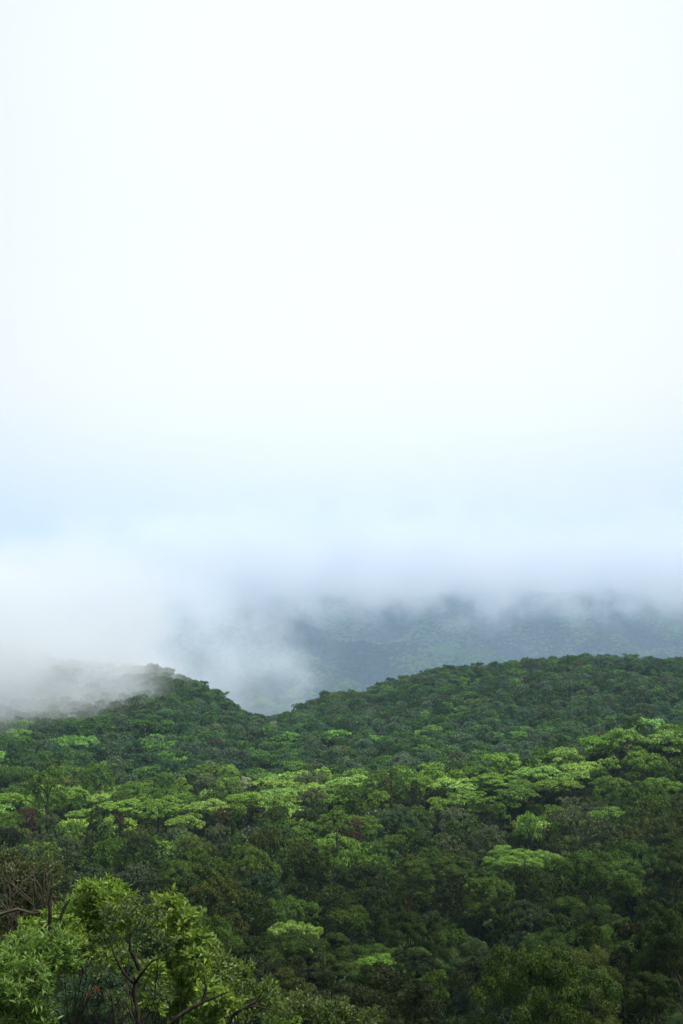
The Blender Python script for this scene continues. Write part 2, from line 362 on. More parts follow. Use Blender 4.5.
# trees read off the photograph: centre x, top y, width, height (pixels), kind, colour
SEEN = [
 (27, 808, 28, 25, 'dome', 'russet'), (50, 813, 24, 22, 'dome', 'grey'), (69, 820, 30, 28, 'ragged', 'bright'), (100, 806, 26, 24, 'dome', 'dark'),
 (102, 822, 24, 22, 'ragged', 'green'), (122, 812, 20, 24, 'ragged', 'brown'), (138, 827, 38, 36, 'dome', 'olive'), (138, 864, 48, 36, 'dome', 'grey'),
 (92, 842, 46, 54, 'tall', 'olive'), (33, 832, 32, 28, 'ragged', 'grey'), (10, 828, 26, 24, 'dome', 'murky'), (25, 856, 62, 40, 'ragged', 'olive'),
 (48, 850, 13, 14, 'dome', 'bright'), (8, 793, 46, 14, 'umbrella', 'bright'), (64, 795, 46, 20, 'umbrella', 'green'), (120, 800, 52, 14, 'umbrella', 'bright'),
 (268, 828, 46, 44, 'dome', 'olive'), (197, 850, 66, 38, 'umbrella', 'green'), (222, 808, 22, 18, 'ragged', 'brown'), (218, 825, 28, 24, 'dome', 'grey'),
 (186, 832, 26, 26, 'ragged', 'bright'), (278, 806, 32, 30, 'dome', 'dark'), (303, 810, 30, 28, 'dome', 'dark'), (318, 802, 24, 22, 'ragged', 'mid'),
 (262, 874, 56, 38, 'dome', 'blue'), (303, 842, 28, 24, 'ragged', 'olive'), (324, 850, 40, 32, 'ragged', 'green'), (330, 885, 40, 28, 'dome', 'mid'),
 (396, 806, 54, 40, 'dome', 'blue'), (388, 777, 28, 34, 'tall', 'olive'), (414, 780, 20, 28, 'tall', 'murky'), (437, 797, 26, 14, 'umbrella', 'bright'),
 (356, 843, 46, 34, 'umbrella', 'bright'), (410, 855, 40, 44, 'dome', 'olive'), (353, 818, 26, 22, 'dome', 'brown'), (420, 830, 30, 26, 'ragged', 'grey'),
 (446, 836, 40, 26, 'umbrella', 'grey'), (455, 808, 36, 20, 'dome', 'grey'), (490, 825, 38, 24, 'dome', 'grey'), (492, 878, 60, 36, 'dome', 'green'),
 (530, 812, 34, 40, 'ragged', 'bright'), (554, 817, 14, 34, 'tall', 'green'), (567, 797, 30, 26, 'ragged', 'grey'), (596, 788, 20, 26, 'tall', 'green'),
 (618, 792, 36, 26, 'ragged', 'mid'), (597, 850, 112, 56, 'dome', 'green'), (618, 822, 50, 32, 'dome', 'olive'), (655, 795, 44, 36, 'dome', 'mid'),
 (662, 778, 56, 22, 'umbrella', 'bright'), (662, 826, 46, 36, 'ragged', 'dark'), (519, 866, 32, 30, 'dome', 'dark'),
 (295, 922, 58, 32, 'umbrella', 'lime'), (182, 903, 56, 26, 'umbrella', 'bright'), (238, 932, 62, 30, 'umbrella', 'dark'), (245, 957, 64, 34, 'dome', 'murky'),
 (300, 958, 66, 34, 'umbrella', 'murky'), (262, 907, 22, 20, 'dome', 'dark'), (282, 972, 78, 40, 'ragged', 'olive'), (285, 996, 36, 28, 'dome', 'bright'),
 (352, 907, 46, 24, 'umbrella', 'green'), (397, 914, 30, 22, 'dome', 'mid'), (432, 912, 32, 22, 'umbrella', 'grey'), (447, 932, 24, 16, 'dome', 'green'),
 (380, 955, 44, 18, 'umbrella', 'bright'), (388, 983, 96, 50, 'dome', 'olive'), (435, 970, 34, 50, 'ragged', 'green'), (412, 952, 60, 30, 'dome', 'murky'),
 (478, 955, 56, 42, 'ragged', 'murky'), (572, 950, 118, 84, 'dome', 'olive'), (652, 922, 84, 60, 'dome', 'murky'), (655, 972, 90, 60, 'ragged', 'dark'),
 (530, 902, 62, 40, 'dome', 'blue'), (592, 924, 44, 34, 'ragged', 'dark'), (500, 915, 40, 36, 'ragged', 'dark'), (450, 880, 40, 30, 'dome', 'murky'),
 (78, 736, 46, 18, 'umbrella', 'bright'), (15, 766, 38, 15, 'umbrella', 'green'), (273, 721, 10, 9, 'dome', 'pale'), (293, 717, 12, 13, 'ragged', 'brown'),
 (346, 748, 14, 9, 'dome', 'orange'), (424, 711, 16, 12, 'dome', 'bright'), (215, 738, 24, 16, 'dome', 'brown'), (212, 764, 54, 18, 'umbrella', 'green'),
 (652, 718, 50, 20, 'umbrella', 'lime'), (668, 731, 50, 18, 'umbrella', 'lime'), (622, 728, 44, 20, 'umbrella', 'lime'), (596, 736, 40, 18, 'umbrella', 'bright'),
 (568, 748, 44, 18, 'umbrella', 'lime'), (584, 762, 48, 16, 'umbrella', 'lime'), (536, 766, 48, 15, 'umbrella', 'lime'), (610, 756, 24, 18, 'ragged', 'lime'),
 (646, 751, 44, 24, 'umbrella', 'bright'), (560, 734, 26, 14, 'dome', 'green'), (580, 723, 18, 14, 'dome', 'grey'), (598, 725, 16, 14, 'dome', 'grey'),
 (637, 714, 18, 12, 'dome', 'brown'), (500, 774, 56, 14, 'umbrella', 'bright'), (455, 778, 50, 14, 'umbrella', 'lime'), (420, 776, 30, 13, 'umbrella', 'bright'),
 (350, 776, 50, 13, 'umbrella', 'lime'), (318, 783, 48, 13, 'umbrella', 'lime'), (275, 780, 58, 14, 'umbrella', 'lime'), (250, 792, 44, 13, 'umbrella', 'bright'),
 (205, 800, 44, 14, 'umbrella', 'lime'), (165, 803, 44, 14, 'umbrella', 'bright'), (340, 792, 40, 14, 'umbrella', 'bright'), (292, 794, 40, 14, 'umbrella', 'bright'),
 (378, 790, 24, 16, 'umbrella', 'bright'), (470, 792, 50, 16, 'umbrella', 'bright'), (515, 788, 50, 16, 'umbrella', 'green'), (560, 778, 50, 14, 'umbrella', 'bright'),
 (610, 776, 44, 15, 'umbrella', 'green'), (240, 776, 24, 10, 'dome', 'pale'),
]
DGRID = np.geomspace(45, 1200, 900)
def place_px(cx, py):                                # where the sight line meets the canopy
    sx, sz = ray(cx, py); z = DGRID * sz; c = canopy(sx * DGRID, DGRID)
    hit = np.nonzero(z <= c)[0]
    d = DGRID[hit[0]] if len(hit) else 1000
    return sx * d, d, sz * d
trees = []                                           # dict(x,y,top,r,hz,kind,colour)
for cx, ty, wd, ht, kd, cl in SEEN:
    x, y, z = place_px(cx, ty + 0.35 * ht)
    top = ray(cx, ty)[1] * (y - 0)
    r = wd / 2 / F * y
    trees.append(dict(x=x, y=y, top=top, r=r, hz=ht / F * y, kind=kd, cl=cl, seen=True, key=(cx, ty)))
# everything between: dart throwing
CELL = 12.0; buckets = {}
def near(x, y, r):
    cx_, cy_ = int(x // CELL), int(y // CELL)
    for a in (-2, -1, 0, 1, 2):
        for b_ in (-2, -1, 0, 1, 2):
            for (px_, py_, pr_) in buckets.get((cx_ + a, cy_ + b_), ()):
                if (px_ - x) ** 2 + (py_ - y) ** 2 < (0.80 * (r + pr_)) ** 2: return True
    return False
def put(x, y, r): buckets.setdefault((int(x // CELL), int(y // CELL)), []).append((x, y, r))
for q in trees: put(q['x'], q['y'], min(q['r'], 9))
def zone(px, py, d, lit=0):  # lit: where lighter crown colours paint the sunlight on the crest
    """what grows where, with light and shade partly put into the colours: weights over (kind, colour)"""
    crest = 718 + (683 - px) * 0.22 if px > 400 else 780 + (400 - px) * 0.06
    if 320 < d < 500 and abs(py - crest - 14) < 30: 
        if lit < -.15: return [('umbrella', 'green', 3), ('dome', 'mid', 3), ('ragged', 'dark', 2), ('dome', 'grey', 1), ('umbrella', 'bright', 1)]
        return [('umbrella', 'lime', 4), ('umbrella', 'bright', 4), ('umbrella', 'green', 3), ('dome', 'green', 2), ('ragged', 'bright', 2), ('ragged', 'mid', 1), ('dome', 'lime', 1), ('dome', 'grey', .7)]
    if d >= 470 and d < 760:
        if px < 330: return [('umbrella', 'green', 4), ('umbrella', 'mid', 4), ('dome', 'blue', 3), ('dome', 'mid', 2), ('umbrella', 'bright', 1), ('dome', 'grey', 2), ('ragged', 'dark', 1)]
        return [('dome', 'mid', 4), ('umbrella', 'green', 3), ('dome', 'grey', 3), ('ragged', 'dark', 2), ('dome', 'blue', 2), ('umbrella', 'bright', 1), ('ragged', 'olive', 1)]
    if d >= 760: return [('dome', 'mid', 4), ('dome', 'grey', 4), ('dome', 'dark', 3), ('dome', 'blue', 3), ('ragged', 'green', 2), ('ragged', 'brown', .5), ('umbrella', 'green', 1.3), ('ragged', 'olive', 1)]
    if d > 260: return [('dome', 'mid', 3), ('ragged', 'green', 3), ('umbrella', 'green', 3), ('dome', 'olive', 2), ('dome', 'grey', 1.5), ('ragged', 'dark', 2), ('umbrella', 'bright', 1.2), ('tall', 'mid', 1)]
    return [('dome', 'dark', 3), ('dome', 'green', 3), ('ragged', 'murky', 1), ('dome', 'mid', 2), ('dome', 'olive', 1.2), ('umbrella', 'mid', 1), ('ragged', 'green', 2), ('dome', 'blue', 1), ('tall', 'dark', 1)]
def pick(ws):
    t_ = rnd.random() * sum(w_[2] for w_ in ws)
    for w_ in ws:
        t_ -= w_[2]
        if t_ <= 0: return w_[0], w_[1]
    return ws[-1][:2]
RAVINES = [(478, 858, 48, 22), (255, 818, 20, 11), (548, 832, 26, 18), (641, 755, 24, 9), (405, 905, 40, 10), (640, 868, 30, 18), (215, 885, 40, 12), (340, 872, 22, 12), (560, 905, 40, 10), (255, 735, 22, 8)]
cands = []
for _ in range(60000):
    d = math.sqrt(rnd.uniform(70 ** 2, 1230 ** 2)); x = rnd.uniform(-.40, .40) * d
    cands.append((x, d))
cz = canopy(np.array([c[0] for c in cands]), np.array([c[1] for c in cands]))
for (x, y), z in zip(cands, cz):
    px, py = pix(x, y, z)
    if px < 330 and y < 130: 
        if y < 85: continue
    for ex, ey, ea, eb in RAVINES:
        if ((px - ex) / ea) ** 2 + ((py - ey) / eb) ** 2 < 1: z -= 7.5; break
    base = 4.6 + 1.3 * rnd.random() + (1.1 if rnd.random() < .2 else 0)
    if y < 350 and rnd.random() < .4: base *= rnd.uniform(1.25, 1.85)
    if rnd.random() < .04 and y < 850: z += rnd.uniform(3, 5); base *= 1.15
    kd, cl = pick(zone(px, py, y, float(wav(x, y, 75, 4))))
    r = base * (1.18 if kd == 'umbrella' else 1.0)
    if near(x, y, r): continue
    put(x, y, r)
    hz = r * {'dome': 1.5, 'umbrella': .8, 'tall': 2.2, 'ragged': 1.5}[kd]
    trees.append(dict(x=x, y=y, top=z + rnd.gauss(0, 3.0 if kd != 'umbrella' else 1.5) * (1 if y < 600 else .7 if y < 850 else .4) + (1.5 if kd == 'tall' else 0), r=r * rnd.uniform(.95, 1.18), hz=hz, kind=kd, cl=cl, seen=False))
# lower trees filling the gaps between the tall ones, gap shade in their dark tints
under = []
for _ in range(16000):
    d = math.sqrt(rnd.uniform(70 ** 2, 1230 ** 2)); x = rnd.uniform(-.40, .40) * d
    if d < 90 and x < 0: continue
    under.append((x, d, rnd.uniform(2.6, 4.4)))
uz = canopy(np.array([c[0] for c in under]), np.array([c[1] for c in under]))
for (x, y, r), z in zip(under, uz):
    if any((q_[0] - x) ** 2 + (q_[1] - y) ** 2 < (q_[2] * .72) ** 2 for a in (-1, 0, 1) for b_ in (-1, 0, 1) for q_ in buckets.get((int(x // CELL) + a, int(y // CELL) + b_), ())): continue
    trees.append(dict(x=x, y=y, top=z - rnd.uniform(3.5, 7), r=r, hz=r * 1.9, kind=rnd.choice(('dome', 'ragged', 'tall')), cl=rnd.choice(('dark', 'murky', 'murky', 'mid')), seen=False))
# which trees show: front to back over a coverage grid
cov = np.zeros((1024, 683), bool)
yy_, xx_ = np.mgrid[0:1024, 0:683]
for q in sorted(trees, key=lambda q: q['y']):
    px, pt = pix(q['x'], q['y'], q['top']); pw = q['r'] / q['y'] * F; ph = q['hz'] / q['y'] * F
    x0, x1, y0, y1 = int(px - pw), int(px + pw) + 1, int(pt), int(pt + ph) + 1
    q['px'], q['py'] = px, pt + ph * .4
    x0, x1, y0, y1 = max(x0, 0), min(x1, 683), max(y0, 0), min(y1, 1024)
    if x0 >= x1 or y0 >= y1: q['vis'] = 0; continue
    cxx, cyy = px, pt + ph / 2
    e = ((xx_[y0:y1, x0:x1] - cxx) / pw) ** 2 + ((yy_[y0:y1, x0:x1] - cyy) / (ph / 2)) ** 2 < 1
    new = e & ~cov[y0:y1, x0:x1]; q['vis'] = int(new.sum()); cov[y0:y1, x0:x1] |= e
    if q['vis']:
        ys_, xs_ = np.nonzero(new); q['px'] = x0 + xs_.mean(); q['py'] = y0 + ys_.mean()
trees.sort(key=lambda q: -q['vis'])
trees.sort(key=lambda q: -q['vis'] - (1e6 if q['seen'] and q['vis'] > 8 else 0))
INDIV = trees[:285]
REST = [q for q in trees[285:] if not (q['r'] / q['y'] * F > 30 and -40 < q['px'] < 723 and q['py'] < 1090)]

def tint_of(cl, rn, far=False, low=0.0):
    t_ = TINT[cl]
    if cl not in ('lime', 'bright', 'pale'): t_ = tuple(c_ * (1 - .40 * low) for c_ in t_)      # shade of the near slope put into the leaf tints
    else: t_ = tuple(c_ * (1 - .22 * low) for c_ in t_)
    if far: t_ = (t_[0] * .98, t_[1] * 1.12, t_[2] * 1.35)      # distance haze put into the far tints: cooler, bluer greens
    k = rn.uniform(.82, 1.2); h = rn.uniform(-.08, .08)
    return (t_[0] * k * (1 + h), t_[1] * k, t_[2] * k * (1 - h))
def near_shade(y): return min(1, max(0, (370 - y) / 120))
def tree_object(q):
    x, y = q['x'], q['y']; g0 = float(ground(x, y)) - .3
    q['rot'] = rnd.uniform(0, 6.283)
    root = bpy.data.objects.new({'dome': 'broadleaf_tree', 'umbrella': 'flat_topped_tree', 'tall': 'narrow_tree', 'ragged': 'ragged_tree'}[q['kind']], None)
    col.objects.link(root); root.location = (x, y, g0); root.empty_display_size = .5
    leafpx = q['r'] / y * F
    lod = 'close' if leafpx > 42 else 'near' if leafpx > 26 else 'mid' if leafpx > 11 else 'far'
    me_ = rnd.choice(CROWN[lod, q['kind']])
    kz = {'dome': 1.05, 'umbrella': .72, 'tall': 1.75, 'ragged': 1.1}[q['kind']]
    sz = q['hz'] / kz
    c = bpy.data.objects.new('crown', me_); col.objects.link(c); c.parent = root
    H = q['top'] - g0
    c.location = (0, 0, H - TOPZ[me_] * sz); c.scale = (q['r'], q['r'], sz); c.rotation_euler = (0, 0, q['rot'])
    c['tint'] = tint_of(q['cl'], rnd, y > 520, near_shade(y))
    tr = bpy.data.objects.new('trunk', rnd.choice(TRUNKS)); col.objects.link(tr); tr.parent = root
    tr.scale = (max(q['r'] * 1.2, 3), max(q['r'] * 1.2, 3), H * .97 - .5 * TOPZ[me_] * sz * .5)
    tr.rotation_euler = (0, 0, rnd.uniform(0, 6.28))
    q['obj'] = root
    return root
for q in INDIV: tree_object(q)
# what each one is called: the distinctive trees first, then every other by its look and its place next to one of those
ANCHORS = {
 (27, 808): ('russet brown rounded tree standing out at the edge of the green slope', 'russet tree'),
 (92, 842): ('tall olive tree with hanging foliage above the bright leafy tree', 'tall olive tree'),
 (268, 828): ('broad olive brown dome crown below the dark hollow', 'olive brown dome'),
 (262, 874): ('dark blue green domed tree in shade, above the lone lime crown', 'dark blue green dome'),
 (396, 806): ('big blue green dome crown in the middle of the slope', 'middle blue green dome'),
 (388, 777): ('tall olive tree rising above the sunlit crest', 'olive tree on the crest'),
 (530, 812): ('bright green clumpy tree standing at the edge of a dark ravine', 'bright clumpy tree'),
 (554, 817): ('narrow green vine hung tree beside the bright clumpy tree', 'narrow vine hung tree'),
 (597, 850): ('very broad low green dome crown in the shaded lower slope', 'very broad green dome'),
 (295, 922): ('smooth bright lime crown alone among dark trees low on the slope', 'lone lime crown'),
 (572, 950): ('largest dark olive dome crown at the bottom of the slope', 'largest olive dome'),
 (388, 983): ('wide olive dome crown at the bottom edge of the forest', 'bottom olive dome'),
 (78, 736): ('wide light green flat crown below the mist', 'light green crown'),
 (273, 721): ('small pale whitish crown in the gap between the ridges', 'small whitish crown'),
 (346, 748): ('small orange brown crown on the slope under the ridge', 'orange crown'),
 (652, 718): ('topmost lime flat crown on the sunlit spur', 'topmost lime crown'),
 (568, 748): ('wide lime flat crown halfway along the sunlit crest', 'wide lime crown'),
 (275, 780): ('long lime flat crown on the sunlit crest below the gap', 'long lime crown'),
 (165, 803): ('bright flat crown where the sunlit crest meets the shade', 'bright crest end crown'),
 (530, 902): ('dark blue green tree with coarse leaf clumps below the ravine', 'coarse leaved dark tree'),
 (652, 922): ('murky dark dome at the lower corner of the forest', 'murky corner dome'),
 (182, 903): ('bright green flat crown just behind the broad leaved bush', 'bright lower crown'),
 (380, 955): ('low bright yellow green flat crown among dark trees', 'low yellow green crown'),
 (637, 714): ('small brownish crown above the sunlit spur', 'small brownish crown'),
 (138, 827): ('round olive dome crown with dark gaps beside it', 'round olive dome'),
 (356, 843): ('bright green flat crown above the shaded ravine trees', 'bright ravine crown'),
}
anch = []
for (cx, ty, wd, ht, kd, cl), q in [(e_, q_) for e_ in SEEN for q_ in INDIV if q_.get('key') == (e_[0], e_[1])]:
    if (cx, ty) in ANCHORS:
        q['anchor'] = ANCHORS[cx, ty]; q['obj']['label'] = q['anchor'][0]; anch.append(q)
ORD = ['', 'second ', 'third ', 'fourth ', 'fifth ', 'sixth ', 'seventh ', 'eighth ', 'ninth ', 'tenth ']
boxes = {}
for q in INDIV:
    q['obj']['category'] = 'tree'
    q['obj']['group'] = 'trees on the shaded near slope' if q['y'] < 330 else 'trees along the sunlit crest' if q['y'] < 520 else 'trees on the far slopes'
    if 'anchor' in q: continue
    a = min(anch, key=lambda a_: (a_['px'] - q['px']) ** 2 + (1.6 * (a_['py'] - q['py'])) ** 2)
    dx, dy = q['px'] - a['px'], (q['py'] - a['py']) * 1.6; ang = math.degrees(math.atan2(-dy, dx)) % 360
    where = ['right of', 'above and right of', 'above', 'above and left of', 'left of', 'below and left of', 'below', 'below and right of'][int((ang + 22.5) // 45) % 8]
    boxes.setdefault((LOOK[q['cl']] + ' ' + SHAPE[q['kind']] + ' tree', where, a['anchor'][1]), []).append((math.hypot(dx, dy), q))
for (look, where, short), mem in boxes.items():
    mem.sort(key=lambda m_: m_[0])
    for k_, (_, q) in enumerate(mem):
        q['obj']['label'] = (look + ', ' + (ORD[k_] if len(mem) > 1 and k_ else 'first ' if len(mem) > 1 else '') + where + ' the ' + short)

# ------------------------------------------------------------------ the forest beyond, as one mass of instances
PROTO = [(k_, me_) for k_ in KINDS for me_ in CROWN['far', k_]]
proto_obj = {}
for q in REST: pass
def scatter(name, pts, label):
    """pts: list of (x, y, z, rot, sx, sz, idx, tint); instances the crown meshes on one point cloud"""
    me_ = bpy.data.meshes.new(name)
    A = np.array([p[:3] for p in pts], np.float32)
    me_.vertices.add(len(A)); me_.vertices.foreach_set('co', A.ravel())
    def attr(n_, t_, vals, key='value'):
        a_ = me_.attributes.new(n_, t_, 'POINT'); a_.data.foreach_set(key, np.ascontiguousarray(vals).ravel())
    attr('turn', 'FLOAT_VECTOR', np.array([(p[8] if len(p) > 8 else 0, 0, p[3]) for p in pts], np.float32), 'vector')
    attr('size', 'FLOAT_VECTOR', np.array([(p[4], p[4], p[5]) for p in pts], np.float32), 'vector')
    attr('which', 'INT', np.array([p[6] for p in pts], np.int32))
    attr('tint', 'FLOAT_COLOR', np.array([(*p[7], 1) for p in pts], np.float32), 'color')
    ob = bpy.data.objects.new(name, me_); col.objects.link(ob)
    gt = bpy.data.node_groups.new(name + '_nodes', 'GeometryNodeTree')
    gt.interface.new_socket('Geometry', in_out='INPUT', socket_type='NodeSocketGeometry')
    gt.interface.new_socket('Geometry', in_out='OUTPUT', socket_type='NodeSocketGeometry')
    gi = gt.nodes.new('NodeGroupInput'); go = gt.nodes.new('NodeGroupOutput')
    iop = gt.nodes.new('GeometryNodeInstanceOnPoints'); jn = gt.nodes.new('GeometryNodeJoinGeometry')
    m2p = gt.nodes.new('GeometryNodeMeshToPoints')
    gt.links.new(gi.outputs[0], m2p.inputs[0]); gt.links.new(m2p.outputs[0], iop.inputs['Points'])
    for o_ in reversed(PROTO_OBJS):
        oi = gt.nodes.new('GeometryNodeObjectInfo'); oi.inputs['Object'].default_value = o_; oi.inputs['As Instance'].default_value = True
        gt.links.new(oi.outputs['Geometry'], jn.inputs[0])
    gt.links.new(jn.outputs[0], iop.inputs['Instance']); iop.inputs['Pick Instance'].default_value = True
    def named(n_, t_):
        a_ = gt.nodes.new('GeometryNodeInputNamedAttribute'); a_.data_type = t_; a_.inputs[0].default_value = n_; return a_.outputs[0]
    gt.links.new(named('turn', 'FLOAT_VECTOR'), iop.inputs['Rotation']); gt.links.new(named('size', 'FLOAT_VECTOR'), iop.inputs['Scale'])
    gt.links.new(named('which', 'INT'), iop.inputs['Instance Index'])
    gt.links.new(iop.outputs[0], go.inputs[0])
    md = ob.modifiers.new('forest', 'NODES'); md.node_group = gt
    ob['kind'] = 'stuff'; ob['label'] = label; ob['category'] = 'forest'
    return ob
# the twelve far crowns each belong to a real tree that stands in view: swap them in for twelve of the smallest individual trees
PROTO_OBJS = []
left = sorted((q for q in INDIV if not q['seen']), key=lambda q: q['r'] / q['y'])
for kd, me_ in PROTO:
    q = next(q for q in left if q['kind'] == kd); left.remove(q)
    c = [o_ for o_ in q['obj'].children if o_.name.startswith('crown')][0]
    old = TOPZ[c.data] * c.scale[2]; H = c.location[2] + old
    c.data = me_; c.location[2] = H - TOPZ[me_] * c.scale[2]; PROTO_OBJS.append(c)
def proto_index(kd): return KINDS.index(kd) * 3 + rnd.randrange(3)
pts = []
for q in REST:
    idx = proto_index(q['kind']); me_ = PROTO[idx][1]
    sz = q['hz'] / {'dome': 1.05, 'umbrella': .72, 'tall': 1.75, 'ragged': 1.1}[q['kind']]
    pts.append((q['x'], q['y'], q['top'] - TOPZ[me_] * sz, rnd.uniform(0, 6.28), q['r'], sz, idx, tint_of(q['cl'], rnd, q['y'] > 520, near_shade(q['y']))))
scatter('valley_forest', pts, 'unbroken tree crowns filling the valley and its ridges between the nearer trees')
# the mountain's forest
mp = []
g = np.random.default_rng(21)
n = 70000
d = np.sqrt(g.uniform(1250 ** 2, 3900 ** 2, n)); x = g.uniform(-.36, .36, n) * d
z = canopy(x, d)
sun_patch = wav(x, d, 420, 2) + .6 * wav(x, d, 170, 9)  # sunlit patches on the mountain, painted through the crown tints
for i in range(n):
    p_ = sun_patch[i] + rnd.gauss(0, .12)
    cl = 'bright' if p_ > .15 else 'green' if p_ > -.05 else rnd.choice(('dark', 'mid', 'blue', 'mid', 'grey'))
    kd = 'dome' if rnd.random() < .7 else 'ragged'
    r = rnd.uniform(3.6, 6.6)
    mp.append((x[i], d[i], z[i] - 5 + rnd.gauss(0, 1.5), rnd.uniform(0, 6.28), r, r * .85, proto_index(kd), tuple(c_ * (1.2 if cl in ('lime', 'bright') else 1) for c_ in tint_of(cl, rnd))))
scatter('mountain_forest', mp, 'forest cover on the misty mountain slopes behind the ridge')

# ------------------------------------------------------------------ near shrubs and trees with single leaves
def world(px, py, d):
    sx, sz = ray(px, py); return Vector((sx * d, d, sz * d))
def rosettes(tips, g, leaf, per, width, up):
    """lance leaves in rosettes; every leaf folded along its midrib: 5 points, 4 triangles"""
    C = np.repeat(np.array([p for p, a in tips]), per, 0); A = unit(np.repeat(np.array([a for p, a in tips]), per, 0) + np.array([0, 0, up]))
    n = len(C); D = unit(A * g.uniform(.25, 1.1, n)[:, None] + unit(g.normal(size=(n, 3))) * .95)
    Nn = unit(A - (A * D).sum(1, keepdims=True) * D + g.normal(size=(n, 3)) * .25); Nn = unit(Nn - (Nn * D).sum(1, keepdims=True) * D)
    Nn = np.where(Nn[:, 2:3] < 0, -Nn, Nn)
    B = np.cross(Nn, D); L_ = (leaf * g.uniform(.45, 1.3, n))[:, None]; W = L_ * width
    P0 = C + D * L_ * .12 + g.normal(size=(n, 3)) * leaf * .12
    mid = P0 + D * L_ * .5; tip = P0 + D * L_ - Nn * L_ * g.uniform(.02, .35, n)[:, None]
    V = np.stack([P0, mid + B * W * .5 + Nn * W * .16, mid, mid - B * W * .5 + Nn * W * .16, tip], 1).reshape(-1, 3)
    o_ = np.arange(n)[:, None] * 5
    T = np.concatenate([o_ + [0, 2, 1], o_ + [0, 3, 2], o_ + [1, 2, 4], o_ + [2, 3, 4]], 1).reshape(-1, 3)
    st = np.repeat(g.uniform(0, 1, len(tips)), per)
    tone = np.repeat(np.clip(.5 + (st - .5) * .4 + g.normal(size=n) * .3, 0, 1), 4)
    return V, T, tone
def near_tree(name, label, d, foot, blobs, tint, leaf, per, density, width=.3, up=.5, forks=None, bark=None, seed=0, depth=1.0, twigs=0, category='tree', wood=.024):
    """blobs: (px, py, radius in px) at distance d; foot: (px, py) where the stem enters the ground (or the frame's lower edge)"""
    g = np.random.default_rng(seed); rr = random.Random(seed)
    f3 = world(*foot, d); gz = float(ground(f3.x, f3.y)); base = Vector((f3.x, f3.y, min(gz, f3.z)))
    root = bpy.data.objects.new(name, None); col.objects.link(root); root.location = base; root['label'] = label; root['category'] = category
    tips = []; tubes_ = []
    top = f3 - base
    if top.length > .3: tubes_.append(([Vector((0, 0, -.3)), top * .5 + Vector((rr.uniform(-.05, .05), 0, 0)), top], [wood * 1.5, wood * 1.2, wood], 8))
    start = top
    for bx, by, br in blobs:
        rad = br / F * d
        c = world(bx, by, d + rr.uniform(-.9, .9) * depth) - base
        mid = start.lerp(c, .5) + Vector((rr.uniform(-.25, .25), rr.uniform(-.3, .3), -.15))
        tubes_.append(([start, start.lerp(mid, .6), mid, c.lerp(mid, .35), c], [wood * .75, wood * .6, wood * .5, wood * .36, wood * .25], 6))
        n = max(5, int(density * rad * rad * 4 * math.pi))
        dv = unit(g.normal(size=(n, 3))); dv[:, 2] = np.where(dv[:, 2] < -.3, -dv[:, 2], dv[:, 2])
        rq = rad * g.uniform(.45, 1.08, n) * (1 + .15 * np.sin(dv[:, 0] * 5 + dv[:, 2] * 7))
        for v_, r_ in zip(dv, rq):
            p = c + Vector(v_ * r_) * 1.0; p.y = c.y + (p.y - c.y) * depth
            tips.append((np.array(p), np.array(v_)))
            if rr.random() < .45 + twigs:
                q0 = c.lerp(p, .25) + Vector(g.normal(size=3) * rad * .08)
                m_ = q0.lerp(p, .5) + Vector(g.normal(size=3) * rad * .07)
                tubes_.append(([q0, m_, p], [wood * .16, wood * .11, wood * .05], 4))
    for path, r0, r1 in (forks or []):
        P = [world(a, b_, d - .6 + dd) - base for a, b_, dd in path]
        tubes_.append((P, list(np.linspace(r0, r1, len(P))), 7))
    tr_ = bpy.data.objects.new('trunk', tubes_mesh(name + '_wood', tubes_, [bark or M_DARKBARK])); col.objects.link(tr_); tr_.parent = root
    if per:
        V, T, tone = rosettes(tips, g, leaf, per, width, up)
        c_ = bpy.data.objects.new('crown', mesh_np(name + '_leaves', V, T, [M_NEARLEAF], tone)); col.objects.link(c_); c_.parent = root; c_['tint'] = tint
    return root
M_NEARLEAF = leaf_material("near_leaves", tr=.36, gloss=.018)
# bare twiggy tree at the edge, with a lichen-grey bough across it
def twig_fan(cx, cy, n, ln, seed):
    r_ = random.Random(seed); out_ = []
    for _ in range(n):
        a = r_.uniform(-2.6, -.5); x0, y0 = cx + r_.uniform(-16, 16), cy + r_.uniform(-8, 10); dd = r_.uniform(-1, 1)
        pth = [(x0, y0, dd)]
        for k_ in range(4):
            a += r_.uniform(-.45, .45); x0 += math.cos(a) * ln / 4; y0 += math.sin(a) * ln / 4; pth.append((x0, y0, dd + .1 * k_))
        out_.append((pth, .014, .004))
    return out_
near_tree('twiggy_tree', 'half bare grey brown twiggy tree with a lichen covered bough, behind the bright leafy tree', 34, (18, 1000),
    [(8, 890, 26), (30, 882, 24), (52, 880, 18), (10, 925, 26), (34, 915, 20), (5, 862, 16)], (0.060, 0.078, 0.026), .12, 8, 30, .35, .3,
    forks=twig_fan(12, 920, 26, 44, 1) + twig_fan(42, 905, 26, 40, 2) + twig_fan(4, 890, 16, 34, 5) + [
      ([(18, 1000, 0), (16, 960, 0), (8, 930, .2), (10, 890, .3), (4, 860, .4)], .06, .02),
      ([(-6, 916, -1.2), (18, 909, -1.2), (34, 914, -1.2), (48, 911, -1.2), (62, 912, -1.2), (66, 906, -1.2)], .045, .02)],
    bark=M_BARK, seed=3, wood=.04, twigs=.2)
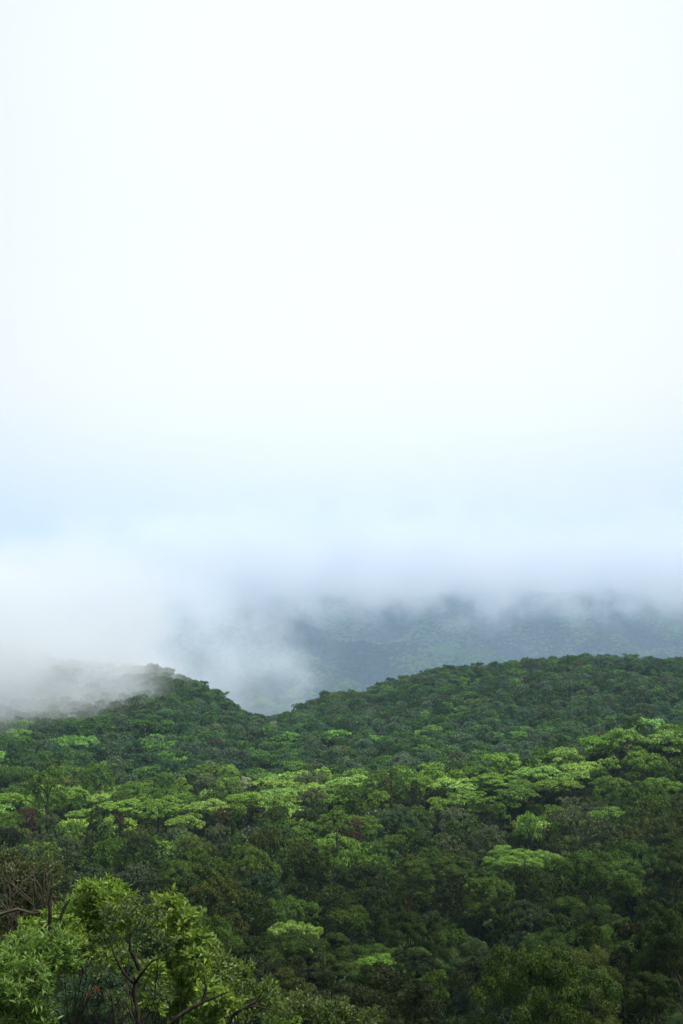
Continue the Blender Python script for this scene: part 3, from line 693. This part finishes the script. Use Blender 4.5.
near_tree('leafy_tree', 'bright green leafy tree with upright leaf tufts, tallest in the near corner', 30, (70, 1040),
    [(98, 907, 24), (80, 915, 20), (119, 908, 17), (62, 925, 18), (38, 940, 20), (96, 938, 26), (70, 950, 20), (132, 925, 15), (112, 965, 16), (88, 893, 12), (112, 893, 11)],
    (0.125, 0.205, 0.028), .155, 11, 34, .27, .8, forks=[([(48, 960, -1.5), (50, 935, -1.5), (50, 900, -1.5), (52, 888, -1.5)], .07, .03), ([(46, 958, -1.5), (58, 925, -1.5), (64, 908, -1.5), (70, 899, -1.5)], .06, .02)], seed=5)
near_tree('leafy_bush', 'dense green bush of narrow pointed leaves below the bright leafy tree', 22, (20, 1060),
    [(18, 962, 26), (48, 955, 22), (62, 972, 15), (24, 992, 28), (4, 1015, 30), (40, 1020, 16), (-8, 975, 26), (64, 948, 12)],
    (0.095, 0.168, 0.032), .14, 11, 46, .25, .6, seed=6, category='bush')
near_tree('gnarled_tree', 'gnarled dark tree with forked crooked limbs and sparse dull leaves', 26, (136, 1045),
    [(132, 912, 18), (112, 922, 15), (150, 922, 15), (106, 948, 15), (160, 945, 14), (128, 958, 13), (98, 978, 14), (118, 1005, 14), (160, 1000, 15), (140, 935, 12)],
    (0.060, 0.088, 0.026), .12, 7, 19, .38, .3,
    forks=[([(136, 1045, -.6), (138, 1012, -.6), (134, 995, -.6), (135, 982, -.6)], .05, .042), ([(135, 984, -.6), (124, 974, -.7), (116, 958, -.8), (111, 945, -.8), (112, 935, -.7)], .036, .014),
           ([(134, 984, -.6), (143, 972, -.8), (152, 961, -.9), (164, 956, -.9), (170, 948, -.8)], .036, .012), ([(139, 966, -.8), (130, 950, -.9), (130, 935, -.9), (138, 925, -.9), (143, 915, -.8)], .04, .015),
           ([(140, 970, -.8), (132, 952, -.9)], .05, .05), ([(122, 1024, -.8), (124, 1005, -.8), (121, 995, -.8)], .02, .01), ([(134, 1020, -.8), (127, 1005, -.8), (122, 998, -.8)], .02, .01),
           ([(116, 1024, -1), (112, 1000, -1), (108, 985, -1)], .03, .012)], seed=8, twigs=.4)
near_tree('broad_leaf_bush', 'yellow green bush with broad leaves right of the gnarled tree', 28, (175, 1050),
    [(168, 912, 15), (184, 928, 14), (160, 928, 12), (178, 945, 14), (168, 975, 20), (190, 985, 18), (212, 1000, 14), (152, 1005, 16), (180, 1012, 18), (205, 1020, 14), (150, 975, 12), (196, 962, 12), (228, 1014, 14), (203, 940, 9)],
    (0.118, 0.190, 0.028), .165, 9, 36, .40, .6, seed=9, category='bush')
near_tree('dead_branches', 'fallen looking dead branches poking out of the bushes', 23, (175, 1050), [], (0, 0, 0), .1, 0, 0, forks=[
    ([(160, 1032, 0), (182, 1014, 0), (202, 1002, 0), (216, 997, 0), (228, 992, 0)], .05, .015), ([(203, 1002, 0), (206, 988, 0), (204, 976, 0)], .04, .012),
    ([(222, 1040, .3), (232, 1016, .3), (246, 1006, .3), (256, 1001, .3), (264, 990, .3)], .05, .015), ([(244, 1008, .3), (256, 1006, .3), (272, 1010, .3)], .03, .01),
    ([(258, 1001, .3), (266, 996, .3), (276, 984, .3)], .025, .008)], bark=M_DARKBARK, seed=10, category='branches')
near_tree('leafy_bush', 'dull green bush with small leaves behind the dead branches', 33, (232, 1060),
    [(222, 972, 13), (240, 985, 15), (214, 955, 10), (262, 998, 14), (206, 985, 12), (248, 970, 8), (225, 998, 14)], (0.080, 0.125, 0.026), .15, 8, 28, .35, .5, seed=31, category='bush', wood=.03)
near_tree('low_shrub', 'olive low shrub behind the dead branches at the picture bottom', 42, (265, 1060),
    [(236, 1004, 20), (262, 1014, 22), (300, 1016, 22), (335, 1022, 20), (370, 1026, 16)], (0.066, 0.098, 0.022), .15, 8, 20, .4, .5, seed=12, category='bush')
# red bromeliad in the shade under the gnarled tree
def bromeliad(px, py, d, label, tint, size):
    g = np.random.default_rng(int(px)); p = world(px, py, d)
    V, T, tone = rosettes([(np.zeros(3), np.array([0, -.3, 1.0]))], g, size, 22, .16, .2)
    o_ = bpy.data.objects.new('bromeliad', mesh_np('bromeliad', V, T, [M_NEARLEAF], tone)); col.objects.link(o_); o_.location = p
    o_['tint'] = tint; o_['label'] = label; o_['category'] = 'plant'; o_['group'] = 'bromeliads in the near corner'
bromeliad(97, 990, 24.2, 'red leaved bromeliad perched in the shade beside the gnarled tree', (0.15, 0.035, 0.025), .11)
bromeliad(88, 997, 24.2, 'smaller reddish brown bromeliad just below the red one', (0.13, 0.05, 0.035), .10)
bromeliad(44, 945, 24.5, 'small orange leaved bromeliad above the dense pointed leaf bush', (0.30, 0.14, 0.05), .10)



# ------------------------------------------------------------------ air: haze box, mist and clouds
def box_mesh(name, lo, hi, mats):
    V = [(x, y, z) for z in (lo[2], hi[2]) for y in (lo[1], hi[1]) for x in (lo[0], hi[0])]
    Q = [(0, 2, 3, 1), (4, 5, 7, 6), (0, 1, 5, 4), (2, 6, 7, 3), (0, 4, 6, 2), (1, 3, 7, 5)]
    return mesh_np(name, np.array(V), np.array(Q), mats)
def air(name, lo, hi, m, label):
    o_ = bpy.data.objects.new(name, box_mesh(name, lo, hi, [m])); col.objects.link(o_)
    o_['kind'] = 'stuff'; o_['label'] = label; o_['category'] = 'mist'; return o_
HAZE_D = 0.55e-4
m, t = mat('haze_air'); o = N(t, 'ShaderNodeOutputMaterial'); v = N(t, 'ShaderNodeVolumePrincipled')
v.inputs['Color'].default_value = (0.52, 0.76, 1.0, 1); v.inputs['Density'].default_value = HAZE_D; v.inputs['Anisotropy'].default_value = 0.0
t.links.new(v.outputs[0], o.inputs['Volume'])
air('haze', (-5200, -800, -420), (5200, 7600, 620), m, 'thin bluish haze in the air over the valley')

m, t = mat('far_haze_air'); o = N(t, 'ShaderNodeOutputMaterial'); v = N(t, 'ShaderNodeVolumePrincipled')
v.inputs['Color'].default_value = (0.56, 0.75, 1.0, 1); v.inputs['Density'].default_value = 2.4e-4
t.links.new(v.outputs[0], o.inputs['Volume'])
air('far_haze', (-2600, 1200, -300), (2600, 4800, 260), m, 'denser blue haze in the far valley below the cloud')
def mist_mat(name, dens, scale, build, colr=(0.92, 0.95, 1.0), aniso=0.0, detail=3, rough=.55, stretch=(1, 1, 1)):
    m, t = mat(name)
    o = N(t, 'ShaderNodeOutputMaterial'); v = N(t, 'ShaderNodeVolumePrincipled')
    v.inputs['Color'].default_value = (*colr, 1); v.inputs['Anisotropy'].default_value = aniso
    g = N(t, 'ShaderNodeNewGeometry'); mp_ = N(t, 'ShaderNodeMapping'); mp_.inputs['Scale'].default_value = tuple(s / scale for s in stretch)
    n = N(t, 'ShaderNodeTexNoise'); n.inputs['Scale'].default_value = 1.0; n.inputs['Detail'].default_value = detail; n.inputs['Roughness'].default_value = rough
    t.links.new(g.outputs['Position'], mp_.inputs[0]); t.links.new(mp_.outputs[0], n.inputs[0])
    s = N(t, 'ShaderNodeSeparateXYZ'); t.links.new(g.outputs['Position'], s.inputs[0])
    def M(op, a, b=None, c=None, clamp=False):
        k = N(t, 'ShaderNodeMath', operation=op); k.use_clamp = clamp
        for i_, q_ in enumerate((a, b, c)):
            if q_ is None: continue
            if isinstance(q_, (int, float)): k.inputs[i_].default_value = q_
            else: t.links.new(q_, k.inputs[i_])
        return k.outputs[0]
    def ss(a, lo, hi):
        k = N(t, 'ShaderNodeMapRange', interpolation_type='SMOOTHSTEP'); t.links.new(a, k.inputs[0]); k.inputs[1].default_value = lo; k.inputs[2].default_value = hi
        if lo > hi: k.inputs[1].default_value = hi; k.inputs[2].default_value = lo; k.inputs[3].default_value = 1; k.inputs[4].default_value = 0
        return k.outputs[0]
    f = build(M, ss, n.outputs['Fac'], s.outputs[0], s.outputs[1], s.outputs[2])
    t.links.new(M('MULTIPLY', f, dens), v.inputs['Density'])
    t.links.new(v.outputs[0], o.inputs['Volume'])
    return m
# cloud lying on the mountain: solid above a ragged base, lower to the left
def b_cap(M, ss, n, x, y, z):
    h = M('ADD', z, M('MULTIPLY', M('SUBTRACT', n, .5), 600))           # noise moves the base
    h = M('ADD', M('SUBTRACT', h, M('MULTIPLY', ss(x, -950, -420), 115)), 76)              # base climbs to the right
    return M('MULTIPLY', M('MULTIPLY', ss(h, -20, 70), ss(h, 270, 50)), ss(y, 2350, 2600))
mc = mist_mat('mountain_cloud', 0.0058, 150, b_cap, colr=(0.885, 0.905, 0.95), detail=6, rough=.6)
air('cloud_on_mountain', (-1600, 2350, -150), (1600, 4300, 350), mc, 'low cloud bank hiding the mountain tops')
# mist drifting over the left ridge
def b_left(M, ss, n, x, y, z):
    f = M('MULTIPLY', ss(x, -105, -195), M('MULTIPLY', ss(z, -106, -66), ss(z, 90, -20)))
    f = M('MULTIPLY', f, M('MULTIPLY', ss(y, 520, 720), ss(y, 1150, 950)))
    return M('MULTIPLY', ss(M('ADD', f, M('MULTIPLY', M('SUBTRACT', n, .5), 4.0)), .08, 1.1), ss(f, .04, .45))
ml = mist_mat('ridge_mist', 0.0105, 110, b_left, colr=(0.84, 0.88, 0.92), stretch=(1, .7, 1.5), detail=5, rough=.58)
air('ridge_mist', (-620, 520, -110), (-70, 1150, 125), ml, 'grey mist spilling over the left ridge')
# wisps in the gap between the ridges
def b_gap(M, ss, n, x, y, z):
    f = M('MULTIPLY', ss(x, 110, -420), M('MULTIPLY', ss(z, -230, -110), ss(z, 140, 0)))
    f = M('MULTIPLY', f, M('MULTIPLY', ss(y, 1250, 1600), ss(y, 2330, 2000)))
    return M('MULTIPLY', ss(M('ADD', f, M('MULTIPLY', M('SUBTRACT', n, .5), 5.0)), .30, 1.3), ss(f, .01, .25))
mg = mist_mat('gap_mist', 0.0040, 125, b_gap, colr=(0.87, 0.92, 0.97), detail=7, rough=.68)
air('valley_mist', (-1100, 1250, -240), (150, 2340, 150), mg, 'wisps of mist rising from the gap between ridges')
